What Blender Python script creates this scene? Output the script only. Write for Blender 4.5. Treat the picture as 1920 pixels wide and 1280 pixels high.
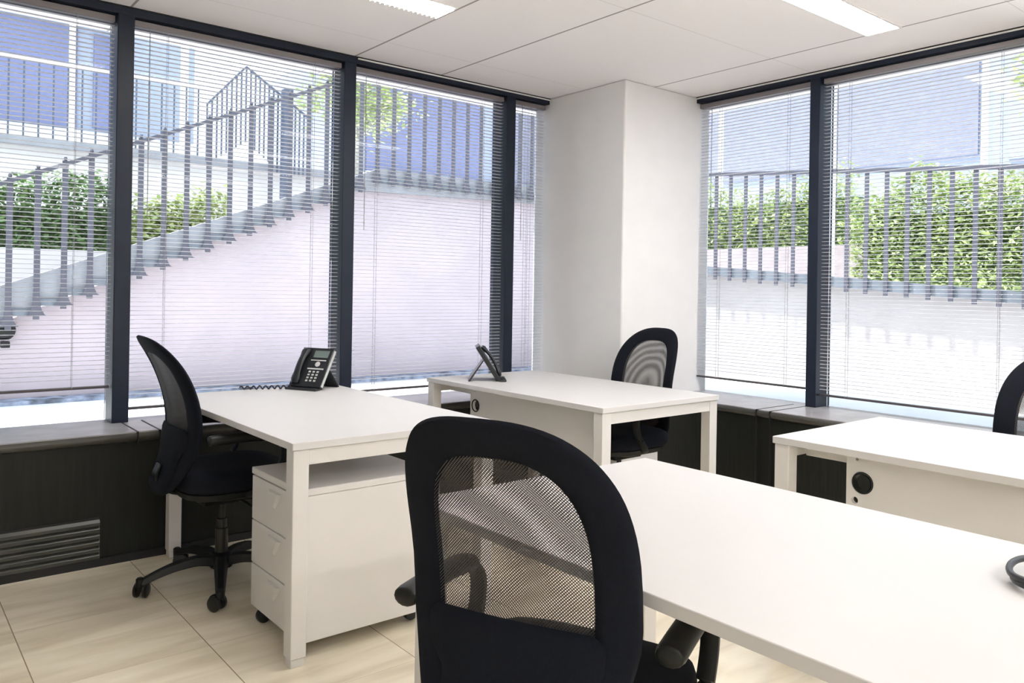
import bpy, bmesh, math, random
from mathutils import Vector, Matrix
random.seed(7)
for o in list(bpy.data.objects): bpy.data.objects.remove(o)
SC = bpy.context.scene
COL = SC.collection
PI = math.pi
R = math.radians

# ---------------------------------------------------------------- camera
FPX = 1496.0
cd = bpy.data.cameras.new('camera'); cam = bpy.data.objects.new('camera', cd); COL.objects.link(cam)
cd.sensor_fit = 'HORIZONTAL'; cd.sensor_width = 36.0; cd.lens = 36.0*FPX/1920.0
cd.shift_x = 0.0; cd.shift_y = -(640-543)/1920.0
cd.clip_start = 0.02; cd.clip_end = 300
YAW, ROLL = R(39.04), R(0.942)
cam.matrix_world = (Matrix.Translation((0, 0, 1.252)) @ Matrix.Rotation(-YAW, 4, 'Z') @ Matrix.Rotation(PI/2, 4, 'X') @ Matrix.Rotation(ROLL, 4, 'Z'))
SC.camera = cam
# ---------------------------------------------------------------- world, sun, exposure
W = bpy.data.worlds.new('sky'); SC.world = W; W.use_nodes = True
bg = W.node_tree.nodes['Background']; bg.inputs[0].default_value = (0.78, 0.88, 1.0, 1); bg.inputs[1].default_value = 0.92
sl = bpy.data.lights.new('sun', 'SUN'); sl.energy = 3.7; sl.angle = R(1.5); sl.color = (1, 0.96, 0.92)
sun = bpy.data.objects.new('sun', sl); COL.objects.link(sun)
sun.rotation_euler = Vector((0.26, -0.36, -1.0)).to_track_quat('-Z', 'Y').to_euler()
LAMP = 16.0
vs = SC.view_settings; vs.view_transform = 'Standard'; vs.look = 'None'; vs.gamma = 1; vs.use_curve_mapping = False
vs.exposure = 1.52
SC.cycles.transparent_max_bounces = 32
SC.cycles.max_bounces = 10
SC.cycles.diffuse_bounces = 6
SC.cycles.caustics_reflective = False
SC.cycles.caustics_refractive = False
SC.cycles.sample_clamp_indirect = 6

# ---------------------------------------------------------------- materials
def mat(name, col, rough=0.5, metal=0.0, spec=0.5, noise=0.0, nscale=8.0, bump=0.0, bscale=200.0, stretch=(1, 1, 1), emit=None, estr=0):
    m = bpy.data.materials.new(name); m.use_nodes = True
    nt = m.node_tree; b = nt.nodes['Principled BSDF']
    b.inputs['Base Color'].default_value = (*col, 1)
    b.inputs['Roughness'].default_value = rough; b.inputs['Metallic'].default_value = metal
    b.inputs['Specular IOR Level'].default_value = spec
    tc = nt.nodes.new('ShaderNodeTexCoord'); mp = nt.nodes.new('ShaderNodeMapping'); mp.inputs['Scale'].default_value = stretch
    nt.links.new(tc.outputs['Object'], mp.inputs[0])
    n = nt.nodes.new('ShaderNodeTexNoise'); n.inputs['Scale'].default_value = nscale; n.inputs['Detail'].default_value = 5
    nt.links.new(mp.outputs[0], n.inputs['Vector'])
    r = nt.nodes.new('ShaderNodeValToRGB')
    a = max(noise, 0.015)
    r.color_ramp.elements[0].position = 0.3; r.color_ramp.elements[1].position = 0.7
    r.color_ramp.elements[0].color = (*[c*(1-a) for c in col], 1)
    r.color_ramp.elements[1].color = (*[min(1, c*(1+a)) for c in col], 1)
    nt.links.new(n.outputs['Fac'], r.inputs[0]); nt.links.new(r.outputs[0], b.inputs['Base Color'])
    if bump:
        n2 = nt.nodes.new('ShaderNodeTexNoise'); n2.inputs['Scale'].default_value = bscale; n2.inputs['Detail'].default_value = 3
        nt.links.new(mp.outputs[0], n2.inputs['Vector'])
        bp = nt.nodes.new('ShaderNodeBump'); bp.inputs['Strength'].default_value = bump; bp.inputs['Distance'].default_value = 0.002
        nt.links.new(n2.outputs['Fac'], bp.inputs['Height']); nt.links.new(bp.outputs[0], b.inputs['Normal'])
    if emit:
        b.inputs['Emission Color'].default_value = (*emit, 1); b.inputs['Emission Strength'].default_value = estr
    return m

def math_node(nt, op, a, b=None):
    n = nt.nodes.new('ShaderNodeMath'); n.operation = op
    for i, v in enumerate((a, b)):
        if v is None: continue
        if isinstance(v, (int, float)): n.inputs[i].default_value = v
        else: nt.links.new(v, n.inputs[i])
    return n.outputs[0]

M = {}
M['white_paint'] = mat('white_paint', (.80, .795, .795), .6, noise=.01, bump=.05, bscale=90)
M['ceiling_white'] = mat('ceiling_white', (.88, .86, .855), .8)
M['melamine'] = mat('white_melamine', (.60, .592, .59), .42, spec=.35, noise=.01, nscale=3)
M['white_steel'] = mat('white_powder_coat', (.645, .63, .615), .38, noise=.01)
M['mullion'] = mat('dark_anodised_frame', (.010, .0155, .030), .45, spec=.3, noise=.1)
M['cladding'] = mat('dark_cladding', (.0085, .0098, .0075), .5, spec=.3, noise=.35, nscale=60, stretch=(1, 1, .08))
M['grille'] = mat('grille_metal', (.040, .043, .036), .40, noise=.15)
M['sill'] = mat('sill_metal', (.40, .39, .41), .25, noise=.1)
M['sill_edge'] = mat('sill_edge_metal', (.055, .055, .048), .28)
M['groove'] = mat('groove_black', (.006, .006, .007), .6)
M['chair_fabric'] = mat('chair_fabric', (.005, .0065, .011), .9, spec=.18, noise=.15, nscale=150, bump=.4, bscale=900)
M['chair_plastic'] = mat('chair_plastic', (.006, .007, .0065), .45, spec=.35, noise=.1, bump=.2, bscale=500)
M['wheel'] = mat('wheel_rubber', (.010, .011, .010), .35)
M['gas'] = mat('gas_lift_steel', (.03, .03, .028), .3, metal=.6)
M['phone'] = mat('phone_plastic', (.012, .014, .017), .3)
M['phone_screen'] = mat('phone_screen', (.14, .18, .17), .2)
M['phone_silver'] = mat('phone_silver', (.55, .56, .55), .35)
M['cord'] = mat('cord_dark', (.016, .006, .007), .4)
M['cable'] = mat('cable_black', (.010, .010, .010), .35)
M['slat'] = mat('blind_slat', (.56, .55, .58), .35)
M['rail_grey'] = mat('blind_rail', (.22, .20, .21), .4)
M['rail_dark'] = mat('blind_bottom_rail', (.07, .06, .065), .4)
M['cordw'] = mat('blind_cord', (.30, .30, .32), .6)
M['fixture'] = mat('lamp_housing', (.85, .85, .83), .5)
M['tube'] = mat('lamp_diffuser', (.9, .9, .88), .5, emit=(1.0, .975, .96), estr=LAMP)
M['louvre'] = mat('lamp_louvre', (.8, .78, .7), .3)
M['retaining'] = mat('outer_wall_plaster', (.50, .43, .465), .8, noise=.10, nscale=1.2)
M['white_wall'] = mat('outer_white_wall', (.66, .65, .645), .8, noise=.05, nscale=1)
M['concrete'] = mat('grey_concrete', (.16, .18, .21), .8, noise=.2, nscale=3)
M['concrete_l'] = mat('pale_concrete', (.30, .31, .34), .8, noise=.12, nscale=3)
M['paving'] = mat('pale_paving', (.80, .80, .82), .7, noise=.06, nscale=4)
M['painted_shadow'] = mat('dark_shadow_tone', (.22, .25, .32), .9, noise=.8, nscale=9)  # tone of the railing shadow painted on the ground
M['iron'] = mat('railing_iron', (.085, .085, .11), .5)
M['iron_b'] = mat('railing_iron_blue', (.09, .11, .16), .5)
M['iron_w'] = mat('railing_rail_pale', (.75, .72, .72), .5)
M['bld_blue_shade'] = mat('facade_blue_shade', (.18, .20, .35), .6, noise=.1, nscale=.6)  # blue of sky-lit shade put into the facade colour
M['bld_greyblue'] = mat('facade_grey_blue', (.25, .26, .34), .7, noise=.08)
M['bld_pale'] = mat('facade_pale', (.34, .38, .48), .7, noise=.06)
M['bld_beige'] = mat('facade_beige', (.36, .34, .35), .7, noise=.06)
M['bld_pink'] = mat('facade_pink', (.40, .34, .35), .8, noise=.08)
M['glass_dark'] = mat('facade_glass', (.10, .12, .22), .12, noise=.2, nscale=.8)
M['bark'] = mat('tree_bark', (.40, .38, .33), .9, noise=.3, nscale=12)
M['leaf'] = mat('hedge_leaf', (.16, .26, .10), .6, noise=.5, nscale=9)
M['leaf_l'] = mat('tree_leaf', (.50, .58, .27), .6, noise=.4, nscale=9)
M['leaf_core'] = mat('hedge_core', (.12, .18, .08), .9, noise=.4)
M['pole'] = mat('white_pole', (.85, .84, .83), .5)

def glass_mat():
    m = bpy.data.materials.new('window_glass'); m.use_nodes = True; nt = m.node_tree
    nt.nodes.remove(nt.nodes['Principled BSDF']); out = nt.nodes['Material Output']
    t = nt.nodes.new('ShaderNodeBsdfTransparent'); t.inputs[0].default_value = (.95, .97, .97, 1)
    g = nt.nodes.new('ShaderNodeBsdfGlossy'); g.inputs['Roughness'].default_value = .02
    f = nt.nodes.new('ShaderNodeFresnel'); f.inputs[0].default_value = 1.18
    x = nt.nodes.new('ShaderNodeMixShader')
    nt.links.new(f.outputs[0], x.inputs[0]); nt.links.new(t.outputs[0], x.inputs[1]); nt.links.new(g.outputs[0], x.inputs[2])
    nt.links.new(x.outputs[0], out.inputs[0]); return m
M['glass'] = glass_mat()

def mesh_mat(name, rot, pitch, warp, single=False):
    # woven net: threads with real holes between them
    m = bpy.data.materials.new(name); m.use_nodes = True; nt = m.node_tree
    b = nt.nodes['Principled BSDF']; out = nt.nodes['Material Output']
    b.inputs['Base Color'].default_value = (.06, .055, .052, 1); b.inputs['Roughness'].default_value = .6
    tc = nt.nodes.new('ShaderNodeTexCoord')
    nz = nt.nodes.new('ShaderNodeTexNoise'); nz.inputs['Scale'].default_value = 3.2; nz.inputs['Detail'].default_value = 1
    nt.links.new(tc.outputs['Object'], nz.inputs['Vector'])
    sp = nt.nodes.new('ShaderNodeSeparateXYZ'); nt.links.new(tc.outputs['Object'], sp.inputs[0])
    sn = nt.nodes.new('ShaderNodeSeparateXYZ'); nt.links.new(nz.outputs['Color'], sn.inputs[0])
    y = math_node(nt, 'ADD', sp.outputs[1], math_node(nt, 'MULTIPLY', sn.outputs[0], warp))
    z = math_node(nt, 'ADD', sp.outputs[2], math_node(nt, 'MULTIPLY', sn.outputs[1], warp))
    c, s = math.cos(rot), math.sin(rot)
    u = math_node(nt, 'ADD', math_node(nt, 'MULTIPLY', y, c), math_node(nt, 'MULTIPLY', z, s))
    v = math_node(nt, 'SUBTRACT', math_node(nt, 'MULTIPLY', z, c), math_node(nt, 'MULTIPLY', y, s))
    k = PI/pitch
    a1 = math_node(nt, 'ABSOLUTE', math_node(nt, 'SINE', math_node(nt, 'MULTIPLY', u, k)))
    a2 = math_node(nt, 'ABSOLUTE', math_node(nt, 'SINE', math_node(nt, 'MULTIPLY', v, k)))
    hole = math_node(nt, 'GREATER_THAN', a1 if single else math_node(nt, 'MULTIPLY', a1, a2), .42 if single else .30)
    t = nt.nodes.new('ShaderNodeBsdfTransparent'); x = nt.nodes.new('ShaderNodeMixShader')
    nt.links.new(hole, x.inputs[0]); nt.links.new(b.outputs[0], x.inputs[1]); nt.links.new(t.outputs[0], x.inputs[2])
    nt.links.new(x.outputs[0], out.inputs[0]); return m
M['net_a'] = mesh_mat('net_front', R(45), .0042, .004)
M['net_b'] = mesh_mat('net_back', R(46.2), .0041, .016, True)

def floor_mat():
    m = bpy.data.materials.new('marble_tiles'); m.use_nodes = True; nt = m.node_tree
    b = nt.nodes['Principled BSDF']; b.inputs['Roughness'].default_value = .22
    tc = nt.nodes.new('ShaderNodeTexCoord'); sp = nt.nodes.new('ShaderNodeSeparateXYZ'); nt.links.new(tc.outputs['Object'], sp.inputs[0])
    def seam(o, off, size, w):
        f = math_node(nt, 'FRACT', math_node(nt, 'DIVIDE', math_node(nt, 'SUBTRACT', o, off-w/2), size))
        return math_node(nt, 'LESS_THAN', f, w/size)
    s1 = seam(sp.outputs[0], .945, .52, .0035); s2 = seam(sp.outputs[1], 2.80, .52, .003)
    s2 = math_node(nt, 'MULTIPLY', s2, .35)
    mk = math_node(nt, 'MAXIMUM', s1, s2)
    # tile id for tone variation
    ix = math_node(nt, 'FLOOR', math_node(nt, 'DIVIDE', math_node(nt, 'SUBTRACT', sp.outputs[0], .945), .52))
    iy = math_node(nt, 'FLOOR', math_node(nt, 'DIVIDE', math_node(nt, 'SUBTRACT', sp.outputs[1], 2.80), .52))
    cb = nt.nodes.new('ShaderNodeCombineXYZ'); nt.links.new(ix, cb.inputs[0]); nt.links.new(iy, cb.inputs[1])
    wn = nt.nodes.new('ShaderNodeTexWhiteNoise'); nt.links.new(cb.outputs[0], wn.inputs['Vector'])
    ad = nt.nodes.new('ShaderNodeVectorMath'); ad.operation = 'MULTIPLY_ADD'
    nt.links.new(wn.outputs['Color'], ad.inputs[0]); ad.inputs[1].default_value = (5, 5, 5); nt.links.new(tc.outputs['Object'], ad.inputs[2])
    mp = nt.nodes.new('ShaderNodeMapping'); mp.inputs['Scale'].default_value = (1.1, 7.0, 1); mp.inputs['Rotation'].default_value = (0, 0, R(-24))
    nt.links.new(ad.outputs[0], mp.inputs[0])
    n = nt.nodes.new('ShaderNodeTexNoise'); n.inputs['Scale'].default_value = 1.7; n.inputs['Detail'].default_value = 7; n.inputs['Distortion'].default_value = .5
    nt.links.new(mp.outputs[0], n.inputs['Vector'])
    r = nt.nodes.new('ShaderNodeValToRGB'); e = r.color_ramp.elements
    e[0].position = .25; e[0].color = (.62, .545, .41, 1); e[1].position = .72; e[1].color = (.85, .785, .65, 1)
    k = r.color_ramp.elements.new(.5); k.color = (.76, .69, .545, 1)
    nt.links.new(n.outputs['Fac'], r.inputs[0])
    mx = nt.nodes.new('ShaderNodeMix'); mx.data_type = 'RGBA'; nt.links.new(mk, mx.inputs[0]); nt.links.new(r.outputs[0], mx.inputs[6])
    mx.inputs[7].default_value = (.30, .25, .18, 1); nt.links.new(mx.outputs[2], b.inputs['Base Color'])
    return m
M['floor'] = floor_mat()

def ceiling_mat():
    m = bpy.data.materials.new('ceiling_panels'); m.use_nodes = True; nt = m.node_tree
    b = nt.nodes['Principled BSDF']; b.inputs['Roughness'].default_value = .75
    tc = nt.nodes.new('ShaderNodeTexCoord'); sp = nt.nodes.new('ShaderNodeSeparateXYZ'); nt.links.new(tc.outputs['Object'], sp.inputs[0])
    def line(o, pos, w):
        return math_node(nt, 'LESS_THAN', math_node(nt, 'ABSOLUTE', math_node(nt, 'SUBTRACT', o, pos)), w/2)
    mk = None
    for p in (-2.62, -1.42, -.82, .38, .98, 2.18, 2.78, 3.975):
        if p == .38: continue
        l = line(sp.outputs[0], p, .012); mk = l if mk is None else math_node(nt, 'MAXIMUM', mk, l)
    # joints of the wide panels run only between the strips
    for p in (-2.2, -1.0, .2, 1.40, 2.60, 3.81):
        l = math_node(nt, 'MULTIPLY', line(sp.outputs[1], p, .005), .30)
        mk = math_node(nt, 'MAXIMUM', mk, l)
    n = nt.nodes.new('ShaderNodeTexNoise'); n.inputs['Scale'].default_value = 120; nt.links.new(tc.outputs['Object'], n.inputs['Vector'])
    r = nt.nodes.new('ShaderNodeValToRGB'); r.color_ramp.elements[0].color = (.91, .885, .88, 1); r.color_ramp.elements[1].color = (.93, .905, .90, 1)
    nt.links.new(n.outputs['Fac'], r.inputs[0])
    mx = nt.nodes.new('ShaderNodeMix'); mx.data_type = 'RGBA'; nt.links.new(mk, mx.inputs[0]); nt.links.new(r.outputs[0], mx.inputs[6])
    mx.inputs[7].default_value = (.36, .33, .33, 1); nt.links.new(mx.outputs[2], b.inputs['Base Color'])
    return m
M['ceiling'] = ceiling_mat()

# ---------------------------------------------------------------- mesh helpers
class MB:
    def __init__(s): s.v = []; s.f = []
    def add(s, vs, fs):
        b = len(s.v); s.v += [tuple(p) for p in vs]; s.f += [tuple(b+i for i in f) for f in fs]; return s
    def box(s, x0, x1, y0, y1, z0, z1, T=None):
        vs = [Vector(p) for p in ((x0,y0,z0),(x1,y0,z0),(x1,y1,z0),(x0,y1,z0),(x0,y0,z1),(x1,y0,z1),(x1,y1,z1),(x0,y1,z1))]
        if T is not None: vs = [T @ p for p in vs]
        return s.add(vs, [(0,3,2,1),(4,5,6,7),(0,1,5,4),(1,2,6,5),(2,3,7,6),(3,0,4,7)])
    def prism(s, pts, axis, a, b):
        # pts: 2D outline; axis 'x': (y,z), 'y': (x,z), 'z': (x,y)
        def mk(p, t): return {'x': (t, p[0], p[1]), 'y': (p[0], t, p[1]), 'z': (p[0], p[1], t)}[axis]
        n = len(pts); vs = [mk(p, a) for p in pts]+[mk(p, b) for p in pts]
        fs = [tuple(range(n-1, -1, -1)), tuple(range(n, 2*n))]+[(i, (i+1) % n, n+(i+1) % n, n+i) for i in range(n)]
        return s.add(vs, fs)
    def lathe(s, prof, n=24, T=None, cap=True):
        # prof: list of (r, z)
        vs = []
        for r, z in prof:
            for i in range(n):
                a = 2*PI*i/n; p = Vector((r*math.cos(a), r*math.sin(a), z)); vs.append(T @ p if T is not None else p)
        fs = []
        for k in range(len(prof)-1):
            for i in range(n):
                j = (i+1) % n; fs.append((k*n+i, k*n+j, (k+1)*n+j, (k+1)*n+i))
        if cap: fs.append(tuple(range(n-1, -1, -1))); fs.append(tuple((len(prof)-1)*n+i for i in range(n)))
        return s.add(vs, fs)
    def sweep(s, path, sec, up=Vector((0, 0, 1)), closed=False, scales=None, cap=True):
        # path: points; sec: 2D outline (side, up)
        P = [Vector(p) for p in path]; n = len(P); m = len(sec); vs = []
        for i, p in enumerate(P):
            if closed: t = P[(i+1) % n]-P[i-1]
            else: t = P[min(i+1, n-1)]-P[max(i-1, 0)]
            t.normalize(); u = up
            if abs(t.dot(u)) > .98: u = Vector((1, 0, 0)) if abs(t.x) < .9 else Vector((0, 1, 0))
            sd = t.cross(u).normalized(); uu = sd.cross(t).normalized()
            k = scales[i] if scales else 1.0
            if not isinstance(k, tuple): k = (k, k)
            for a, b in sec: vs.append(p+sd*a*k[0]+uu*b*k[1])
        fs = []
        rng = n if closed else n-1
        for i in range(rng):
            for j in range(m):
                a = i*m+j; b = i*m+(j+1) % m; c = ((i+1) % n)*m+(j+1) % m; d = ((i+1) % n)*m+j; fs.append((a, b, c, d))
        if not closed and cap: fs.append(tuple(range(m-1, -1, -1))); fs.append(tuple((n-1)*m+j for j in range(m)))
        return s.add(vs, fs)
    def build(s, name, m, parent=None, smooth=True, bevel=0, loc=None, ang=35, seg=2):
        me = bpy.data.meshes.new(name); me.from_pydata(s.v, [], s.f); me.validate()
        bm = bmesh.new(); bm.from_mesh(me); bmesh.ops.triangulate(bm, faces=[f for f in bm.faces if len(f.verts) > 4], ngon_method='EAR_CLIP'); bmesh.ops.recalc_face_normals(bm, faces=bm.faces); bm.to_mesh(me); bm.free()
        me.materials.append(m)
        if smooth:
            me.polygons.foreach_set('use_smooth', [True]*len(me.polygons)); me.set_sharp_from_angle(angle=R(ang))
        o = bpy.data.objects.new(name, me); COL.objects.link(o)
        if bevel:
            b = o.modifiers.new('bevel', 'BEVEL'); b.width = bevel; b.segments = seg; b.limit_method = 'ANGLE'; b.angle_limit = R(40)
            b.harden_normals = False
        if parent: o.parent = parent
        if loc: o.location = loc
        return o

def circ(r, n=10, ry=None):
    ry = ry or r
    return [(r*math.cos(2*PI*i/n), ry*math.sin(2*PI*i/n)) for i in range(n)]
def catmull(pts, per=6):
    P = [Vector(p) for p in pts]; P = [2*P[0]-P[1]]+P+[2*P[-1]-P[-2]]; out = []
    for i in range(1, len(P)-2):
        for k in range(per):
            t = k/per; a, b, c, d = P[i-1], P[i], P[i+1], P[i+2]
            out.append(.5*((2*b)+(c-a)*t+(2*a-5*b+4*c-d)*t*t+(3*b-a-3*c+d)*t**3))
    out.append(P[-2]); return out
def interp(tab, z):
    if z <= tab[0][0]: return tab[0][1]
    for (a, u), (b, v) in zip(tab, tab[1:]):
        if z <= b:
            t = (z-a)/(b-a); return u+(v-u)*t
    return tab[-1][1]

def tag(o, label, cat, group=None, kind=None):
    o['label'] = label; o['category'] = cat
    if group: o['group'] = group
    if kind: o['kind'] = kind
    return o
def thing(name, label, cat, loc=(0, 0, 0), rz=0, group=None):
    o = bpy.data.objects.new(name, None); COL.objects.link(o); o.empty_display_size = .1
    o.location = loc; o.rotation_euler = (0, 0, rz); return tag(o, label, cat, group)
def struct(o): o['kind'] = 'structure'; return o
KIDS = {}
def copy_tree(o, parent=None):
    c = o.copy(); COL.objects.link(c)
    if parent: c.parent = parent
    for ch in [k for k in bpy.data.objects if k.parent == o]: copy_tree(ch, c)
    return c

# ================================================================ ROOM SHELL
ZC = 2.585                      # ceiling height
YF, YM, YG = 3.89, 4.17, 4.30   # left side: cladding face, mullion face, glass
XF, XM, XG = 4.05, 4.40, 4.53   # right side
X0, Y0 = -3.0, -3.0
SZ = .58                        # sill height

struct(MB().box(X0-.2, XG+.1, Y0-.2, YG+.1, -.15, 0).build('floor', M['floor'], smooth=False))
struct(MB().box(X0-.2, XG+.35, Y0-.2, YG+.35, ZC, ZC+.30).build('ceiling', M['ceiling'], smooth=False))
struct(MB().box(X0-.2, X0, Y0-.2, YG, 0, ZC).build('wall_back', mat('grey_paint', (.38, .38, .38), .6), smooth=False))
struct(MB().box(X0, XG+.1, Y0-.2, Y0, 0, ZC).build('wall_front', M['white_paint'], smooth=False))
# spandrel cladding below the windows
struct(MB().box(X0, XF, YF, YG+.1, 0, SZ-.045).build('wall_left', M['cladding'], smooth=False))
struct(MB().box(XF, XG+.1, Y0, YG+.1, 0, SZ-.045).build('wall_right', M['cladding'], smooth=False))
struct(MB().box(X0, -1.45, YM, YG+.1, SZ, ZC).build('wall_left', M['white_paint'], smooth=False))
struct(MB().box(XM, XG+.1, Y0, -1.10, SZ, ZC).build('wall_right', M['white_paint'], smooth=False))
struct(MB().box(X0, XF-.005, YF-.018, YF, 0, .034).build('baseboard_left', M['groove'], smooth=False))
struct(MB().box(XF-.018, XF, Y0, YF-.018, 0, .034).build('baseboard_right', M['groove'], smooth=False))
# sills with rounded noses
def nose(): # (out, z) profile, 0 = face of cladding
    return [(0, SZ-.045), (-.012, SZ-.040), (-.020, SZ-.028), (-.020, SZ-.016), (-.012, SZ-.004), (0, SZ), ]
ns = [(a_, z) for a_, z in nose() if z < SZ-.001]
t1 = struct(MB().box(X0, XF, YF-.006, YG+.02, SZ-.005, SZ).build('trim_1', M['sill'], smooth=False))
MB().prism([(YF+a_, z) for a_, z in ns]+[(YF-.006, SZ-.0052), (YG+.02, SZ-.0052), (YG+.02, SZ-.045)], 'x', X0, XF).build('sill_nose', M['sill_edge'], t1, ang=50)
t2 = struct(MB().box(XF-.006, XG+.02, Y0, YG+.02, SZ-.005, SZ).build('trim_2', M['sill'], smooth=False))
MB().prism([(XF+a_, z) for a_, z in ns]+[(XF-.006, SZ-.0052), (XG+.02, SZ-.0052), (XG+.02, SZ-.045)], 'y', Y0, YG+.02).build('sill_nose', M['sill_edge'], t2, ang=50)
# seams in the sills and cladding
g = MB()
for x in (.97, 1.065): g.box(x-.0035, x+.0035, YF-.021, YM+.02, SZ-.001, SZ+.0015); g.box(x-.003, x+.003, YF-.022, YF, SZ-.05, SZ)
struct(g.build('trim_3', M['groove'], smooth=False))
g = MB()
for y in (2.61, 2.70): g.box(XF-.021, XM+.02, y-.003, y+.003, SZ-.001, SZ+.0015); g.box(XF-.022, XF, y-.003, y+.003, 0.03, SZ)
struct(g.build('trim_4', M['groove'], smooth=False))
# head channels under the ceiling
n = 5
def head(axis, a, b, face):
    m1 = MB(); m2 = MB()
    if axis == 'x': m1.box(a, b, face-.005, face+.15, ZC-.040, ZC); m2.box(a, b, face-.012, face-.003, ZC-.006, ZC)
    else: m1.box(face-.005, face+.15, a, b, ZC-.040, ZC); m2.box(face-.012, face-.003, a, b, ZC-.006, ZC)
    return m1, m2
a, b = head('x', -1.45, 3.69, YM); t5 = struct(a.build('trim_5', M['mullion'], smooth=False)); b.build('shadow_gap', M['groove'], t5, smooth=False)
a, b = head('y', -1.10, 3.45, XM); t6 = struct(a.build('trim_6', M['mullion'], smooth=False)); b.build('shadow_gap', M['groove'], t6, smooth=False)
MB().box(2.2, 3.69, YM-.014, YM-.004, ZC-.015, ZC-.008).build('highlight_strip', M['fixture'], t5, smooth=False)  # pale strips paint the bright highlight line along the head channels
MB().box(XM-.014, XM-.004, -1.10, 3.45, ZC-.015, ZC-.008).build('highlight_strip', M['fixture'], t6, smooth=False)
# mullions
k = 7
MX = [-1.45, -.199, .963, 2.1585, 3.3535]      # centres on the left side
MY = [2.577, 1.38, .18, -1.06]                 # centres on the right side
for x in MX:
    struct(MB().box(x-.0375, x+.0375, YM, YG+.03, SZ, ZC).build('trim_%d' % k, M['mullion'], bevel=.003)); k += 1
for y in MY:
    struct(MB().box(XM, XG+.03, y-.033, y+.033, SZ, ZC).build('trim_%d' % k, M['mullion'], bevel=.003)); k += 1
# corner pillar
PX, PY = 3.688, 3.452
struct(MB().box(PX, XG+.02, PY, YG+.02, 0, ZC).build('wall_corner', M['white_paint'], bevel=.012, seg=3))

# windows: frame + pane
wn = 1
def window(axis, a, b, gl):
    global wn
    m = MB(); w = .022
    def bx(p, q, z0, z1, d=.02):
        if axis == 'x': m.box(p, q, gl-d, gl+d, z0, z1)
        else: m.box(gl-d, gl+d, p, q, z0, z1)
    w = .001; bx(a, b, ZC-.04-.02, ZC-.04)
    fr = struct(m.build('window_%d' % wn, M['mullion'], smooth=False)); wn += 1
    p = MB()
    if axis == 'x': p.box(a+w, b-w, gl-.003, gl+.003, SZ+w, ZC-.06)
    else: p.box(gl-.003, gl+.003, a+w, b-w, SZ+w, ZC-.06)
    p.build('pane', M['glass'], fr, smooth=False)
lb = [(MX[i]+.0375, MX[i+1]-.0375) for i in range(4)]+[(MX[4]+.0375, PX)]
rb = [(MY[0]+.033, PY), (MY[1]+.033, MY[0]-.033), (MY[2]+.033, MY[1]-.033), (MY[3]+.033, MY[2]-.033)]
for a, b in lb: window('x', a, b, YG)
for a, b in rb: window('y', a, b, XG)

# venetian blinds
PITCH = .0215
def blind(axis, a, b, c, zrail, label):
    t = thing('venetian_blind', label, 'blind', ((a+b)/2, c, ZC-.045) if axis == 'x' else (c, (a+b)/2, ZC-.045), 0 if axis == 'x' else PI/2, 'venetian blinds on the windows')
    h = (b-a)/2-.006; top = -.0
    MB().box(-h, h, -.018, .018, -.030, -.001).build('head_rail', M['rail_grey'], t, bevel=.002)
    zb = zrail-(ZC-.045)
    n = int((-.042-zb-.012)/PITCH)
    s = MB()
    for i in range(n):
        z = -.045-i*PITCH
        v = []; ys = (-.0125, -.006, .0, .006, .0125); zs = (-.0012, .0003, .0008, .0003, -.0012)
        for xx in (-h, h):
            for y, dz in zip(ys, zs): v.append((xx, y, z+dz))
            for y, dz in zip(reversed(ys), reversed(zs)): v.append((xx, y, z+dz-.0007))
        fs = [(j, (j+1) % 10, 10+(j+1) % 10, 10+j) for j in range(10)]
        s.add(v, fs)
    s.build('slats', M['slat'], t, smooth=False)
    MB().box(-h, h, -.012, .012, zb-.006, zb+.006).build('bottom_rail', M['rail_dark'], t, bevel=.002)
    for x in (-h+.16, h-.16):
        cm = MB(); cm.box(x-.0009, x+.0009, -.0145, -.013, zb, -.03); cm.box(x-.0009, x+.0009, .013, .0145, zb, -.03)
        cm.build('ladder_cord', M['cordw'], t, smooth=False)
    MB().lathe([(.0022, -.95), (.0022, -.03)], 8, Matrix.Translation((-h+.07 if axis == 'x' else h-.07, -.022, 0))).build('tilt_wand', M['cordw'], t)
    return t
lt = ['raised-edge blind', '', '', '', '']
blind('x', *lb[0], YM+.045, .753, 'grey venetian blind left of the leftmost window post, mostly outside the frame')
blind('x', *lb[1], YM+.045, .753, 'grey venetian blind at the far left, left of the first dark post')
blind('x', *lb[2], YM+.045, .640, 'grey venetian blind between the first and second dark posts, behind the desk phone')
blind('x', *lb[3], YM+.045, .640, 'grey venetian blind between the second and third dark posts of the left window wall')
blind('x', *lb[4], YM+.045, .640, 'narrow grey venetian blind between the third dark post and the white pillar')
blind('y', *rb[0], XM+.045, .683, 'grey venetian blind directly right of the white pillar')
blind('y', *rb[1], XM+.045, .655, 'grey venetian blind at the far right of the photo, right of the dark post')

# ventilation grille in the left cladding
t = thing('ventilation_grille', 'long dark slotted ventilation grille low in the black cladding at left', 'grille', (-.6, YF, 0))
MB().box(-1.5, 1.42, -.006, .0, .038, .215).build('frame', M['groove'], t, smooth=False)
for i in range(6):
    z = .190-.029*i
    MB().prism([(-.018, z-.010), (-.018, z+.004), (-.006, z+.016), (-.006, z-.010)], 'x', -1.5, 1.42).build('louvre_blade', M['grille'], t, smooth=False)

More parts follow.
